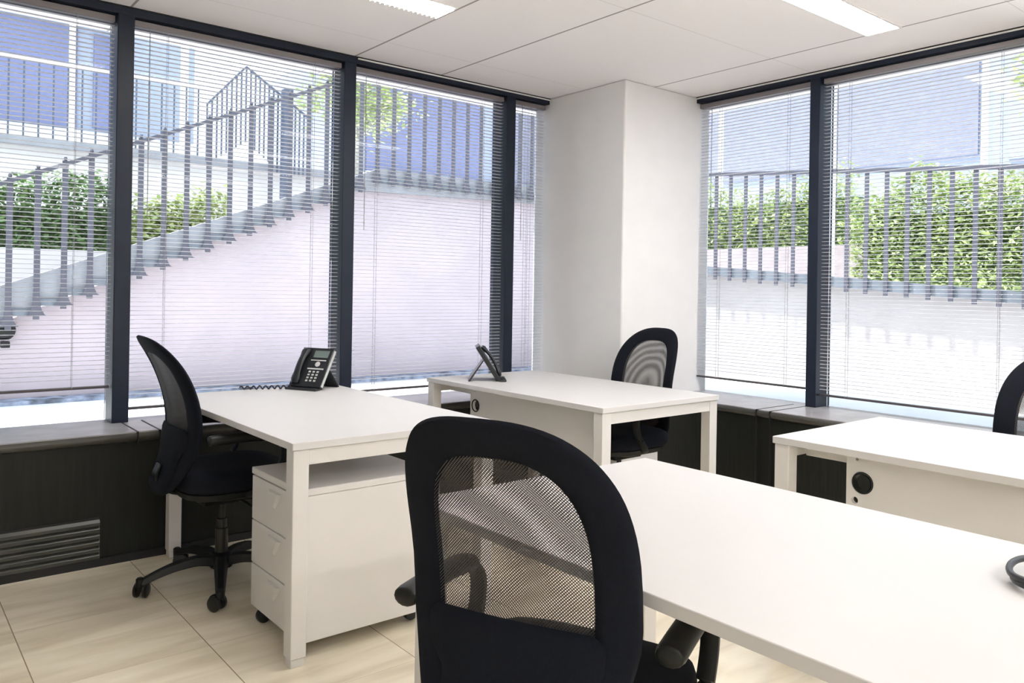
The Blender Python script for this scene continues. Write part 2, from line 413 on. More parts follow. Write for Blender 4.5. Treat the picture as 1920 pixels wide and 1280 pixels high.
# ceiling lamps
def lamp(x, y, label):
    t = thing('ceiling_light', label, 'lamp', (x, y, ZC), 0, 'recessed strip lights')
    L, w = .585, .082
    m = MB(); m.box(-L-.012, L+.012, -w-.01, -w, -.006, 0); m.box(-L-.012, L+.012, w, w+.01, -.006, 0)
    m.box(-L-.012, -L, -w, w, -.006, 0); m.box(L, L+.012, -w, w, -.006, 0)
    m.build('frame', M['fixture'], t, smooth=False)
    MB().box(-L, L, -w, w, -.003, -.001).build('diffuser', M['tube'], t, smooth=False)
    return t
lamp(3.378, 1.958, 'bright white ceiling strip light nearer the right windows')
l2 = lamp(1.57, 3.20, 'warm ceiling strip light with louvres above the left desk')
m = MB()
for i in range(46):
    x = -.58+i*.0258; m.box(x-.002, x+.002, -.08, .08, -.016, -.004)
for y in (-.04, .04): m.box(-.585, .585, y-.0015, y+.0015, -.016, -.004)
m.build('louvre', M['louvre'], l2, smooth=False)
for x, y in ((3.378, -.52), (.37, -2.6), (1.57, -1.76), (3.378, -1.76), (-.23, -1.76), (3.378, .72), (-2.03, -1.76)):  # added unseen lamps, placed to balance the room brightness
    lamp(x, y, 'added unseen ceiling strip light that brightens the room, out of view')

# ================================================================ DESKS
TZ = .74
def desk(name_label, x0, x1, y0, y1, panel=None):
    t = thing('office_desk', name_label, 'desk', ((x0+x1)/2, (y0+y1)/2, 0), 0, 'white office desks')
    hx, hy = (x1-x0)/2, (y1-y0)/2
    MB().box(-hx, hx, -hy, hy, TZ-.025, TZ).build('tabletop', M['melamine'], t, bevel=.002)
    L = .056; e = .006
    for sx in (-1, 1):
        for sy in (-1, 1):
            cx, cy = sx*(hx-e-L/2), sy*(hy-e-L/2)
            l = MB().box(cx-L/2, cx+L/2, cy-L/2, cy+L/2, .028, TZ-.0255).build('leg', M['white_steel'], t, bevel=.003)
            MB().box(cx-L/2+.004, cx+L/2-.004, cy-L/2+.004, cy+L/2-.004, 0, .028).build('foot', M['white_steel'], l, bevel=.002)
    z0, z1 = TZ-.078, TZ-.0255; q = e+L; i0 = e+.003
    for sy in (-1, 1):
        a, b = sorted((sy*(hy-i0), sy*(hy-i0-.025)))
        MB().box(-hx+q, hx-q, a, b, z0, z1).build('apron', M['white_steel'], t, bevel=.002)
    for sx in (-1, 1):
        a, b = sorted((sx*(hx-.12), sx*(hx-.145)))
        MB().box(a, b, -hy+q, hy-q, z0+.005, z1).build('side_rail', M['white_steel'], t, bevel=.002)
    if panel:
        px, ya, yb, holes = panel
        bm = bmesh.new()
        def loop(pts):
            vs = [bm.verts.new((0, p[0], p[1])) for p in pts]; return [bm.edges.new((vs[i], vs[(i+1) % len(vs)])) for i in range(len(vs))]
        ed = loop([(ya, .36), (yb, .36), (yb, TZ-.027), (ya, TZ-.027)])
        for hy_, hz, r in holes: ed += loop([(hy_+r*math.cos(2*PI*i/28), hz+r*math.sin(2*PI*i/28)) for i in range(28)])
        bmesh.ops.triangle_fill(bm, use_beauty=True, use_dissolve=False, edges=ed)
        # drop faces inside holes
        bad = [f for f in bm.faces if any((f.calc_center_median()-Vector((0, a, b))).length < r*.93 for a, b, r in holes)]
        bmesh.ops.delete(bm, geom=bad, context='FACES_ONLY')
        me = bpy.data.meshes.new('modesty_panel'); bm.to_mesh(me); bm.free(); me.materials.append(M['white_steel'])
        o = bpy.data.objects.new('modesty_panel', me); COL.objects.link(o); o.parent = t
        o.location = (px-(x0+x1)/2, -(y0+y1)/2, 0)
        sd = o.modifiers.new('thick', 'SOLIDIFY'); sd.thickness = .018; sd.offset = 0
        for hy_, hz, r in holes:
            if r > .02:
                MB().sweep([(-.010, hy_+(r+.002)*math.cos(2*PI*i/28), hz+(r+.002)*math.sin(2*PI*i/28)) for i in range(28)], circ(.0035, 8), up=Vector((1, 0, 0)), closed=True).build('cable_port_ring', M['chair_plastic'], o)
                if r > .031: MB().lathe([(r-.001, -.012), (r-.001, .012), (r-.003, .012), (r-.003, -.012)], 28, Matrix.Translation((0, hy_, hz)) @ Matrix.Rotation(PI/2, 4, 'Y'), cap=False).build('cable_port_sleeve', M['chair_plastic'], o)
    return t
desk('white desk at left with a black phone, over the drawer unit', 1.086, 1.925, 2.458, 3.868)
desk('white desk in front of the white pillar, phone at its far left end', 2.516, 3.347, 2.458, 3.868,
     (2.625, 2.535, 3.575, [(3.527, .612, .030), (3.532, .690, .004)]))
desk('white desk in the foreground, behind the large black chair', 1.042, 1.880, .215, 1.652)
desk('white desk at the right edge with a black round hole in its panel', 2.552, 3.347, .215, 1.640,
     (2.625, .50, 1.393, [(1.336, .621, .032), (1.363, .558, .012), (1.356, .697, .005)]))

# ================================================================ DRAWER UNIT
cb = thing('drawer_pedestal', 'white three-drawer pedestal on black castors under the left desk', 'cabinet', (1.40, 2.715, 0))
hx, hy = .262, .215
MB().box(-hx+.018, hx, -hy, hy, .055, .548).build('body', M['white_steel'], cb, bevel=.004)
MB().box(-hx-.002, hx+.002, -hy-.002, hy+.002, .5485, .573).build('top', M['white_steel'], cb, bevel=.003)
zs = [.058, .219, .380, .545]
for i in range(3):
    a, b = zs[i]+.002, zs[i+1]-.002
    d = MB().box(-hx, -hx+.0175, -hy+.001, hy-.001, a, b).build('drawer', M['white_steel'], cb, bevel=.002)
    # scooped triangular grip standing proud of the front
    zt = b-.020
    g = MB(); w = .055
    pts = [(-w, zt), (w, zt), (w*.55, zt-.035), (0, zt-.062), (-w*.55, zt-.035)]
    n0 = [(-hx-.001, p[0], p[1]) for p in pts]; n1 = [(-hx-.009, p[0]*.55, zt-.004+(p[1]-zt)*.75) for p in pts]
    g.add(n0+n1, [(5, 6, 7, 8, 9)]+[(j, (j+1) % 5, 5+(j+1) % 5, 5+j) for j in range(5)])
    g.build('grip', M['white_steel'], d, ang=20)
for sx in (-1, 1):
    for sy in (-1, 1):
        ix = .030 if sx < 0 else .045; T = Matrix.Translation((sx*(hx-ix), sy*(hy-(.075 if sy < 0 else .050)), .0255)) @ Matrix.Rotation(PI/2, 4, 'X')
        c = MB().box(sx*(hx-ix)-.014, sx*(hx-ix)+.014, sy*(hy-(.075 if sy < 0 else .050))-.014, sy*(hy-(.075 if sy < 0 else .050))+.014, .035, .0548).build('castor', M['wheel'], cb, bevel=.003)
        MB().lathe([(.012, -.016), (.024, -.014), (.0255, -.010), (.0255, .010), (.024, .014), (.012, .016)], 22, T).build('wheel', M['wheel'], c)

# ================================================================ OFFICE CHAIR
PROF = [(.38, -.285), (.41, -.268), (.50, -.232), (.60, -.205), (.70, -.200), (.80, -.216), (.90, -.250), (.97, -.284), (1.02, -.314), (1.05, -.334)]
PC = catmull([(z, x, 0) for z, x in PROF], 6); PT = [(p.x, p.y) for p in PC]
def bx_(z, y): return interp(PT, z)+.045*(abs(y)/.235)**2
ZCN = .755
def outline(th, ins, top_in, bot_in):
    c, s = math.cos(th), math.sin(th)
    e = 2/2.85 if s > 0 else 2/3.2
    cc = math.copysign(abs(c)**e, c); ss = math.copysign(abs(s)**e, s)
    b = (.292-top_in) if s > 0 else (.345-bot_in)
    z = ZCN+b*ss
    w = .225-max(0, (.66-z))*.16
    return (w-ins)*cc, z
def make_chair(label):
    t = thing('office_chair', label, 'chair', (0, 0, 0), 0, 'black mesh office chairs')
    # backrest border: padded loop
    N = 88; m = MB(); K = 10
    for i in range(N):
        th = 2*PI*i/N
        yo, zo = outline(th, 0, 0, 0); yi, zi = outline(th, .077, .073, .088)
        for j in range(K):
            a = 2*PI*j/K; f = .5+.5*math.cos(a); f = .5+math.copysign(abs(math.cos(a))**.7, math.cos(a))*.5
            y = yi+(yo-yi)*f; z = zi+(zo-zi)*f; d = math.copysign(abs(math.sin(a))**.7, math.sin(a))*.014
            m.v.append((bx_(z, y)+d, y, z))
    for i in range(N):
        for j in range(K): m.f.append((i*K+j, i*K+(j+1) % K, ((i+1) % N)*K+(j+1) % K, ((i+1) % N)*K+j))
    m.build('backrest_border', M['chair_fabric'], t, ang=60)
    for mt, off, bow, shells in (('net_a', .007, .012, 3), ('net_b', -.007, -.004, 2)):
        m = MB(); RN = 8      # the threads have real thickness: the weave is stacked in thin shells
        for q in range(shells):
            base = len(m.v)
            for k in range(1, RN+1):
                f = k/RN
                for i in range(N):
                    y, z = outline(2*PI*i/N, .065, .062, .075); y *= f; z = ZCN+(z-ZCN)*f
                    m.v.append((bx_(z, y)+off+q*.0006+bow*(1-f*f), y, z))
            for k in range(RN-1):
                for i in range(N): m.f.append((base+k*N+i, base+k*N+(i+1) % N, base+(k+1)*N+(i+1) % N, base+(k+1)*N+i))
            m.f.append(tuple(base+i for i in range(N)))
        m.build('backrest_net', M[mt], t, ang=80)
    # lumbar support plate behind the net
    hwt = [(.43, .110), (.50, .122), (.575, .132), (.590, .145), (.602, .160), (.615, .170), (.655, .172), (.668, .168), (.680, .150)]
    m = MB(); rows = [.43+.25*i/24 for i in range(25)]; nc = 16
    for side in (0, 1):
        for z in rows:
            w = interp(hwt, z)
            for j in range(nc+1):
                y = -w+2*w*j/nc; e = min(1, (1-abs(y)/w)*6, (z-.43)*40+.15, (.68-z)*40+.15)
                m.v.append((bx_(z, y)-.016-(.010*e if side else 0), y, z+.006*(1-(y/.17)**2)*(z > .6)))
    n1 = len(rows)*(nc+1)
    for side in (0, 1):
        for a_ in range(len(rows)-1):
            for j in range(nc):
                p = side*n1+a_*(nc+1)+j; m.f.append((p, p+1, p+nc+2, p+nc+1))
    bd = [j for j in range(nc+1)]+[a_*(nc+1)+nc for a_ in range(1, len(rows))]+[(len(rows)-1)*(nc+1)+j for j in range(nc-1, -1, -1)]+[a_*(nc+1) for a_ in range(len(rows)-2, 0, -1)]
    for k_ in range(len(bd)): p, q = bd[k_], bd[(k_+1) % len(bd)]; m.f.append((p, q, n1+q, n1+p))
    m.build('lumbar_support', M['chair_fabric'], t, ang=70)
    # spine bracket from seat to lumbar plate
    MB().sweep(catmull([(bx_(.53, 0)-.030, 0, .53), (bx_(.48, 0)-.030, 0, .48), (-.235, 0, .425), (-.17, 0, .402), (-.06, 0, .400)], 6), [(-.030, -.005), (.030, -.005), (.030, .005), (-.030, .005)], up=Vector((0, 1, 0)) if False else Vector((1, 0, .3))).build('back_bracket', M['chair_plastic'], t, bevel=.003)
    # seat cushion
    m = MB(); N2 = 56
    lay = [(.88, .425), (.97, .432), (1.0, .450), (1.0, .472), (.975, .492), (.90, .503), (.6, .506), (.25, .503), (.02, .502)]
    for f, z in lay:
        for i in range(N2):
            a = 2*PI*i/N2; c, s = math.cos(a), math.sin(a)
            x = .245*math.copysign(abs(c)**(2/3.6), c)*f+.035; y = .245*math.copysign(abs(s)**(2/3.6), s)*f
            dz = -.02*max(0, (x-.16)/.12)**2 if x > .16 else 0
            m.v.append((x, y, z+dz))
    for k in range(len(lay)-1):
        for i in range(N2): m.f.append((k*N2+i, k*N2+(i+1) % N2, (k+1)*N2+(i+1) % N2, (k+1)*N2+i))
    m.f.append(tuple(range(N2-1, -1, -1))); m.f.append(tuple((len(lay)-1)*N2+i for i in range(N2)))
    m.build('seat', M['chair_fabric'], t, ang=70)
    m = MB(); lay = [(.80, .392), (.90, .400), (.93, .424)]
    for f, z in lay:
        for i in range(N2):
            a = 2*PI*i/N2; c, s = math.cos(a), math.sin(a)
            m.v.append((.245*math.copysign(abs(c)**.55, c)*f+.03, .245*math.copysign(abs(s)**.55, s)*f, z))
    for k in range(2):
        for i in range(N2): m.f.append((k*N2+i, k*N2+(i+1) % N2, (k+1)*N2+(i+1) % N2, (k+1)*N2+i))
    m.f.append(tuple(range(N2-1, -1, -1))); m.f.append(tuple(2*N2+i for i in range(N2)))
    m.build('seat_shell', M['chair_plastic'], t, ang=50)
    MB().box(-.10, .11, -.075, .075, .345, .391).build('tilt_mechanism', M['chair_plastic'], t, bevel=.008)
    MB().sweep([(.04, -.07, .365), (.05, -.17, .36), (.05, -.235, .355)], circ(.006, 8)).build('height_lever', M['chair_plastic'], t)
    MB().lathe([(.026, .125), (.026, .23), (.021, .232), (.021, .27), (.0135, .272), (.0135, .344)], 20).build('gas_lift', M['gas'], t)
    # armrests
    for s in (-1, 1):
        y = s*.264
        path = [(-.145, y, .648), (-.13, y, .649), (-.05, y, .652), (.04, y, .652), (.10, y, .646), (.135, y, .634)]
        sc = [(.35, .35), (.92, .95), (1, 1), (1, 1), (.92, .9), (.5, .5)]
        pp = catmull(path, 4); n_ = len(pp); ss = [(interp([(0, .35), (.08, .85), (.2, 1), (.7, 1), (.9, .85), (1, .45)], i/(n_-1)),)*2 for i in range(n_)]
        a = MB().sweep(pp, circ(.027, 14, .021), scales=ss).build('armrest', M['chair_plastic'], t, ang=60)
        st = catmull([(.06, y, .640), (.115, y, .637), (.148, y*1.0, .610), (.158, y, .575), (.145, y*.995, .520), (.11, y*.98, .470), (.06, y*.90, .425), (.02, y*.72, .405), (.0, y*.40, .398)], 6)
        MB().sweep(st, [(-.018, -.007), (-.012, -.010), (.012, -.010), (.018, -.007), (.018, .007), (.012, .010), (-.012, .010), (-.018, .007)], up=Vector((0.3, 0, 1))).build('arm_strap', M['chair_plastic'], a, ang=50)
    # five-star base
    b = MB().lathe([(.020, .062), (.045, .068), (.050, .090), (.046, .118), (.036, .128), (.027, .130)], 24).build('base_hub', M['chair_plastic'], t)
    for i in range(5):
        A = BASE0+i*2*PI/5; d = Vector((math.cos(A), math.sin(A), 0))
        pts = [d*.030+Vector((0, 0, .098)), d*.10+Vector((0, 0, .110)), d*.18+Vector((0, 0, .103)), d*.25+Vector((0, 0, .086)), d*.318+Vector((0, 0, .062))]
        pp = catmull(pts, 5); n_ = len(pp); ss = [(1.15-.5*i2/(n_-1), 1.1-.45*i2/(n_-1)) for i2 in range(n_)]
        MB().sweep(pp, [(-.028, -.018), (-.017, .018), (.017, .018), (.028, -.018)], scales=ss).build('base_leg', M['chair_plastic'], t, bevel=.004, ang=50)
        c0 = d*.318; rot = A+.9
        T = Matrix.Translation((c0.x, c0.y, 0)) @ Matrix.Rotation(rot, 4, 'Z')
        m = MB(); m.lathe([(.012, .045), (.016, .050), (.016, .078), (.011, .083)], 14, Matrix.Translation((c0.x, c0.y, 0)))
        m.sweep([T @ Vector((-.016+.031*math.cos(q), 0, .030+.031*math.sin(q))) for q in [R(v) for v in range(20, 181, 20)]], [(-.008, -.003), (.008, -.003), (.008, .003), (-.008, .003)], up=Vector((0, 0, 1)))
        c = m.build('castor', M['chair_plastic'], t)
        w = MB()
        for sy in (-1, 1):
            w.lathe([(.008, -.0065), (.025, -.0075), (.0295, -.005), (.0295, .004), (.023, .0078), (.006, .0068)], 20, T @ Matrix.Translation((-.014, sy*.0185, .0297)) @ Matrix.Rotation(-sy*PI/2, 4, 'X'))
        w.build('castor_wheels', M['wheel'], c)
    return t
BASE0 = math.atan2(3.379-3.37, .816-1.133)+R(1)   # direction of one castor seen in the photo
CH = make_chair('black mesh office chair pulled up to the left desk, seen side-on')
CH.location = (1.182, 3.375, 0); CH.rotation_euler = (0, 0, R(-1))
def place_chair(x, y, deg, label):
    c = copy_tree(CH); c.location = (x, y, 0); c.rotation_euler = (0, 0, R(deg)); c['label'] = label; return c
place_chair(1.062, 1.153, 24, 'large black mesh office chair in the foreground with its back to the camera')
place_chair(3.235, 3.030, 180, 'black mesh office chair behind the desk by the white pillar')
place_chair(3.27, 1.010, 180, 'black office chair cut off by the right edge of the photo')

# ================================================================ PHONES
def make_phone(loc, rz, label):
    t = thing('desk_phone', label, 'phone', loc, rz, 'black desk phones')
    L, w = .225, .095; tilt = R(33)
    T = Matrix.Translation((0, 0, .012)) @ Matrix.Rotation(-tilt, 4, 'X')    # local y = out of face (towards -y), z along the face
    def B(m, x0, x1, d0, d1, z0, z1): m.box(x0, x1, -d1, -d0, z0, z1, T); return m
    m = MB(); B(m, -w, w, -.026, 0, .004, L); m.build('body', M['phone'], t, bevel=.004)
    m = MB(); B(m, w+.0002, w+.0022, -.019, -.004, .012, L-.01); m.build('edge_trim', M['phone_silver'], t, smooth=False)
    # stand plate
    m = MB(); top = T @ Vector((0, .022, L*.62)); m.add([(-.07, top.y, top.z), (.07, top.y, top.z), (.07, top.y+.010, top.z-.004), (-.07, top.y+.010, top.z-.004),
        (-.085, .172, .0), (.085, .172, .0), (.085, .184, .0), (-.085, .184, .0)], [(0, 1, 2, 3), (4, 7, 6, 5), (0, 4, 5, 1), (1, 5, 6, 2), (2, 6, 7, 3), (3, 7, 4, 0)])
    m.build('stand', M['phone'], t, bevel=.003)
    # front lip on the desk
    m = MB(); m.box(-w+.002, w-.002, -.030, .012, .0, .012); m.build('foot_lip', M['phone'], t, bevel=.004)
    # handset
    pts = [T @ Vector((-.060, -p, q)) for p, q in ((.006, .018), (.012, .045), (.019, .085), (.021, .120), (.019, .155), (.012, .192), (.006, .212))]
    pp = catmull(pts, 5); n_ = len(pp)
    ss = [(interp([(0, .9), (.15, 1.25), (.3, .9), (.7, .9), (.85, 1.25), (1, .9)], i/(n_-1)), interp([(0, .9), (.12, 1.5), (.3, .9), (.7, .9), (.88, 1.5), (1, .9)], i/(n_-1))) for i in range(n_)]
    MB().sweep(pp, circ(.021, 14, .010), up=T.to_3x3() @ Vector((0, -1, 0)), scales=ss).build('handset', M['phone'], t, ang=60)
    m = MB(); B(m, -.012, .075, .0002, .0022, .168, .207); m.build('screen', M['phone_screen'], t, smooth=False)
    m = MB(); B(m, -.018, .072, .0002, .003, .150, .155); B(m, -.020, .075, .0002, .003, .101, .108); m.build('button_strip', M['phone_silver'], t, smooth=False)
    m = MB(); m.lathe([(.014, 0), (.014, .003), (.011, .005), (.004, .005)], 20, T @ Matrix.Translation((.030, 0, .131)) @ Matrix.Rotation(PI/2, 4, 'X')); m.build('navigation_button', M['phone_silver'], t)
    for i in range(4):
        for j in range(3):
            m = MB(); x = -.005+j*.024; z = .034+i*.0165; B(m, x, x+.012, .0002, .003, z, z+.0085); m.build('key', M['phone_silver'], t, smooth=False)
    return t
pA = make_phone((1.692, 3.712, TZ), R(-62), 'black desk phone facing the camera at the back of the left desk')
pB = make_phone((2.800, 3.545, TZ), R(55), 'black desk phone seen side-on, on the desk before the pillar')
# coiled handset cord
m = MB(); pth = []
A = Vector((1.655, 3.775, TZ+.011)); Bq = Vector((1.425, 3.850, TZ+.0125)); N = 150
d = (Bq-A); dn = d.normalized(); sd = Vector((-dn.y, dn.x, 0))
for i in range(N+1):
    f = i/N; a = 2*PI*8.5*f; r = .0075*min(1, f*4+.3)
    pth.append(A+d*f+sd*math.cos(a)*r+Vector((0, 0, 1))*math.sin(a)*r)
o = m.sweep(pth, circ(.0035, 6)).build('handset_cord', M['cord'], pA)
# keep world placement of the cord while it hangs on the phone
bpy.context.view_layer.update(); o.matrix_parent_inverse = pA.matrix_world.inverted()

# coiled cable lying on the foreground desk
t = thing('coiled_cable', 'black cable loop lying on the foreground desk at the right edge', 'cable', (1.680, .472, TZ))
pp = []
for i in range(61):
    a = 2*PI*i/60*1.5; r = .112+.006*math.sin(a*1.3); pp.append((r*1.0*math.cos(a+2.2), r*.62*math.sin(a+2.2)*1.25, .008+.013*(i/60)+.004*math.sin(a*2)**2))
MB().sweep(catmull(pp, 2), circ(.0062, 10)).build('cable', M['cable'], t, ang=60)
MB().box(-.012, .012, -.100, -.083, .0, .030).build('cable_tie', M['cable'], t, bevel=.003)

# ================================================================ OUTSIDE
GZ = .27
struct(MB().box(-14, 60, YG+.12, 60, GZ-.4, GZ).add([], []).build('courtyard_ground', M['paving'], smooth=False))
struct(MB().box(XG+.12, 60, -14, YG+.11, GZ-.4, GZ).build('courtyard_ground', M['paving'], smooth=False))
struct(MB().box(X0, XG+.2, YG+.03, YG+.68, GZ, SZ-.012).build('outer_ledge', M['paving'], smooth=False))
struct(MB().box(XG+.03, XG+.68, Y0, YG+.03, GZ, SZ-.012).build('outer_ledge', M['paving'], smooth=False))
tag(MB().box(-3, 7.5, 7.36, 7.60, GZ, GZ+.03).build('shadow_strip', M['painted_shadow'], smooth=False), 'dark painted shadow strip along the foot of the outer plaster wall', 'painted_shadow', kind='stuff')  # painted strip standing for the cast shadow of the railing posts
WY, WX = 7.62, 7.62
def ztop(x): return .92+.44*(x-.89)
XL = 4.18; ZL = 2.40
struct(MB().prism([(-6, GZ), (WX+.3, GZ), (WX+.3, ZL), (XL, ZL), (-.5, ztop(-.5)), (-6, ztop(-.5))], 'y', WY, WY+.3).build('retaining_wall', M['retaining'], smooth=False))
# stair stringer: sawtooth underside, straight top
st = thing('outdoor_staircase', 'grey concrete staircase rising to the right outside the left windows', 'staircase', (0, WY, 0))
pts = []; S = .195
i = -6
while .89+S*i < XL:
    x = .89+S*i; z = .885+.0865*i; pts += [(x-S, z), (x, z)]; i += 1
low = pts+[(8.0, ZL-.03)]
hi = [(8.0, ZL+.13), (XL+.1, ZL+.13), (.85, 1.22), (pts[0][0], 1.22-.378*(.85-pts[0][0]))]
MB().prism(low+hi, 'y', -.09, -.001).build('stringer', M['concrete_l'], st, smooth=False)
m = MB(); i = -6
while .89+S*i < XL:
    x = .89+S*i; z = .885+.0865*i; m.box(x-S, x+.004, -.12, -.0905, z, z+.055); i += 1
m.box(XL, 8.0, -.12, -.0905, ZL-.03, ZL+.03)
m.build('step_edges', M['concrete'], st, smooth=False)
def post(m, x, y, z0, z1, w=.045, d=.012, axis='x', foot=True):
    if axis == 'x': m.box(x-w/2, x+w/2, y-d/2, y+d/2, z0, z1)
    else: m.box(y-d/2, y+d/2, x-w/2, x+w/2, z0, z1)
    if foot:
        for s in (-1, 1):
            pts = [(x+s*w/2, z0+.20)]+[(x+s*(w/2+.055*(1-math.cos(q))), z0+.20-.17*math.sin(q)) for q in [R(v) for v in (20, 45, 70, 90)]]+[(x+s*w/2, z0+.03)]
            if s < 0: pts = pts[::-1]
            if axis == 'x': m.prism(pts, 'y', y-d/2, y+d/2)
            else: m.prism(pts, 'x', y-d/2, y+d/2)
rl = thing('stair_railing', 'dark metal railing with flat posts along the outdoor staircase', 'railing', (0, WY-.135, 0))
i = -4; xs = []
while .89+S*i < 7.5:
    x = .89+S*i
    zb = .86+.0865*i if x < XL else ZL-.06
    zt_ = 2.055+.0865*i*1.02 if x < XL else 3.62
    m = MB(); post(m, x, 0, zb, zt_+.03); m.lathe([(.010, zt_+.03), (.016, zt_+.045), (.010, zt_+.06)], 8, Matrix.Translation((x, 0, 0)))
    m.build('post', M['iron'], rl, smooth=False); xs.append((x, zt_)); i += 1
MB().sweep([(a, -.012, b) for a, b in xs], [(-.014, -.016), (.014, -.016), (.014, .016), (-.014, .016)]).build('handrail', M['iron'], rl, smooth=False)

t = thing('wall_fitting', 'small black round fitting on the outer wall at the far left edge', 'fitting', (.87, WY-.02, .86))
MB().lathe([(.02, 0), (.075, .01), (.085, .05), (.06, .09), (.01, .10)], 20, Matrix.Rotation(PI/2, 4, 'X')).build('housing', M['chair_plastic'], t)
MB().box(-.02, .04, -.10, -.02, -.14, -.09).build('bracket', M['chair_plastic'], t, bevel=.004)

# planter and hedge beyond the stairs
struct(MB().box(-5, 4.0, 8.5, 8.62, GZ, 1.56).build('planter_wall', M['white_wall'], smooth=False))
struct(MB().box(-6, 16, 11.62, 12.0, GZ, 2.95).build('terrace_wall', M['white_wall'], smooth=False))
struct(MB().box(-6, 16, 11.45, 11.62, 2.95, 3.04).build('terrace_edge', M['concrete_l'], smooth=False))
struct(MB().box(-6, 60, 12.0, 60, 2.6, 2.95).build('upper_ground', M['paving'], smooth=False))

def leaves(n, fn, size, seed):
    rnd = random.Random(seed); m = MB()
    for _ in range(n):
        p = Vector(fn(rnd)); s = size*rnd.uniform(.6, 1.3)
        a, b, c = rnd.uniform(0, 2*PI), rnd.uniform(-1, 1), rnd.uniform(0, 2*PI)
        Rm = Matrix.Rotation(a, 3, 'Z') @ Matrix.Rotation(b, 3, 'X') @ Matrix.Rotation(c, 3, 'Z')
        q = [Rm @ Vector(v) for v in ((-s, 0, 0), (0, -s*.45, .1*s), (s, 0, 0), (0, s*.45, .1*s))]
        m.add([p+v for v in q], [(0, 1, 2, 3)])
    return m
def hedge(x0, x1, y0, y1, z0, z1, n, size, seed, label, mleaf='leaf'):
    def fn(r):
        u = r.random(); x = r.uniform(x0, x1); y = r.uniform(y0, y1)
        top = z1+.12*math.sin(x*3.1+seed)+.08*math.sin(y*4.7+seed)+r.uniform(-.07, .10)
        return (x, y if r.random() < .5 else y0+abs(r.gauss(0, .05))*0+r.uniform(-.05, .08), z0+(top-z0)*r.random()**.8)
    t = thing('hedge', label, 'hedge', (0, 0, 0))
    f = leaves(n, fn, size, seed).build('foliage', M[mleaf], t, smooth=False); f['kind'] = 'stuff'
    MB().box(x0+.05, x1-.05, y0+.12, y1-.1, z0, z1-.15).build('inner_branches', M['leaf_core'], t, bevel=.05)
    return t
hedge(-.5, 2.05, 8.70, 9.4, 1.50, 2.12, 7000, .045, 3, 'green hedge in the planter seen through the leftmost blind')
hedge(2.1, 3.1, 8.75, 9.5, 1.55, 2.12, 3000, .045, 5, 'yellow-green bush behind the staircase, beside the first dark post', 'leaf_l')

# rear terrace railing
rt = thing('terrace_railing', 'thin dark railing with a pale top rail above the white terrace wall', 'railing', (0, 11.5, 0))
i = 0
while .2+.162*i < 3.75:
    x = .2+.162*i; m = MB(); m.box(x-.010, x+.010, -.006, .006, 2.98, 4.05); m.build('post', M['iron_b'], rt, smooth=False); i += 1
MB().box(.1, 3.76, -.02, .02, 4.0, 4.035).build('handrail', M['iron_w'], rt, smooth=False)
rt = thing('peaked_railing', 'dense blue-grey picket railing rising to a peak behind the stair rail', 'railing', (0, 11.3, 0))
def peak(x): return 4.38-1.15*(4.20-x) if x < 4.2 else 4.38-.62*(x-4.2)
m_r = []
i = 0
while 3.66+.068*i < 5.2:
    x = 3.66+.068*i; z = max(peak(x), 3.7); lowz = 2.95+.35*max(0, 1-abs(x-4.2)/.5)
    m = MB(); m.box(x-.011, x+.011, -.008, .008, lowz-.05*(x > 4.6), z); m.build('picket', M['iron_b'], rt, smooth=False); m_r.append((x, 0, z)); i += 1
MB().sweep(m_r, [(-.012, -.014), (.012, -.014), (.012, .014), (-.012, .014)]).build('handrail', M['iron_b'], rt, smooth=False)
# gate post near the peak
tag(MB().box(4.70, 4.83, 11.1, 11.24, .27, 4.12).build('gate_post', M['iron_b'], smooth=False), 'thick blue-grey post at the right end of the picket railing', 'post')

# lamp posts / poles
def pole(x, y, z0, z1, r, label):
    return tag(MB().lathe([(r*1.2, z0), (r, z0+.1), (r*.85, z1)], 14, Matrix.Translation((x, y, 0))).build('lamp_pole', M['pole']), label, 'pole')
pole(2.55, 14.5, 2.95, 8.0, .05, 'white pole standing before the blue building at far left')
pole(4.30, 14.5, 2.95, 8.5, .07, 'white pole beside the first dark window post')

# buildings behind
def building(label, x0, x1, y0, y1, z0, z1, wall, axis, bands, verticals=()):
    t = thing('building', label, 'building', ((x0+x1)/2, (y0+y1)/2, 0))
    ox, oy = (x0+x1)/2, (y0+y1)/2
    MB().box(x0-ox, x1-ox, y0-oy, y1-oy, z0, z1).build('facade', M[wall], t, smooth=False)
    for (a, b, c, d, mt, nm, dep) in bands:
        m = MB()
        if axis == 'y': m.box(a-ox, b-ox, y0-oy-dep, y0-oy-.001, c, d)
        else: m.box(x0-ox-dep, x0-ox-.001, a-oy, b-oy, c, d)
        m.build(nm, M[mt], t, smooth=False)
    return t
building('blue building filling the leftmost window behind the terrace rail', -8, 5.55, 18, 26, 2.6, 12, 'bld_pale', 'y',
         [(-8, 3.25, 4.35, 6.35, 'bld_blue_shade', 'blue_shade_panel', .05), (-8, 3.9, 6.5, 12, 'bld_beige', 'upper_band', .35), (-8, 5.5, 3.75, 4.25, 'white_wall', 'ledge', .4),
          (3.55, 3.9, 4.4, 6.3, 'bld_blue_shade', 'window_strip', .04)])
building('blue-violet building seen between the second and third dark posts', 11.2, 24.5, 21, 28, 2.6, 8.6, 'bld_pale', 'y',
         [(11.4, 15.6, 4.7, 8.2, 'bld_blue_shade', 'blue_shade_panel', .05), (16.1, 19.5, 4.9, 8.2, 'bld_greyblue', 'grey_blue_panel', .05), (20, 24.3, 4.9, 8.2, 'bld_beige', 'beige_panel', .05), (11.2, 24.5, 3.3, 4.62, 'white_wall', 'ledge', .5)])
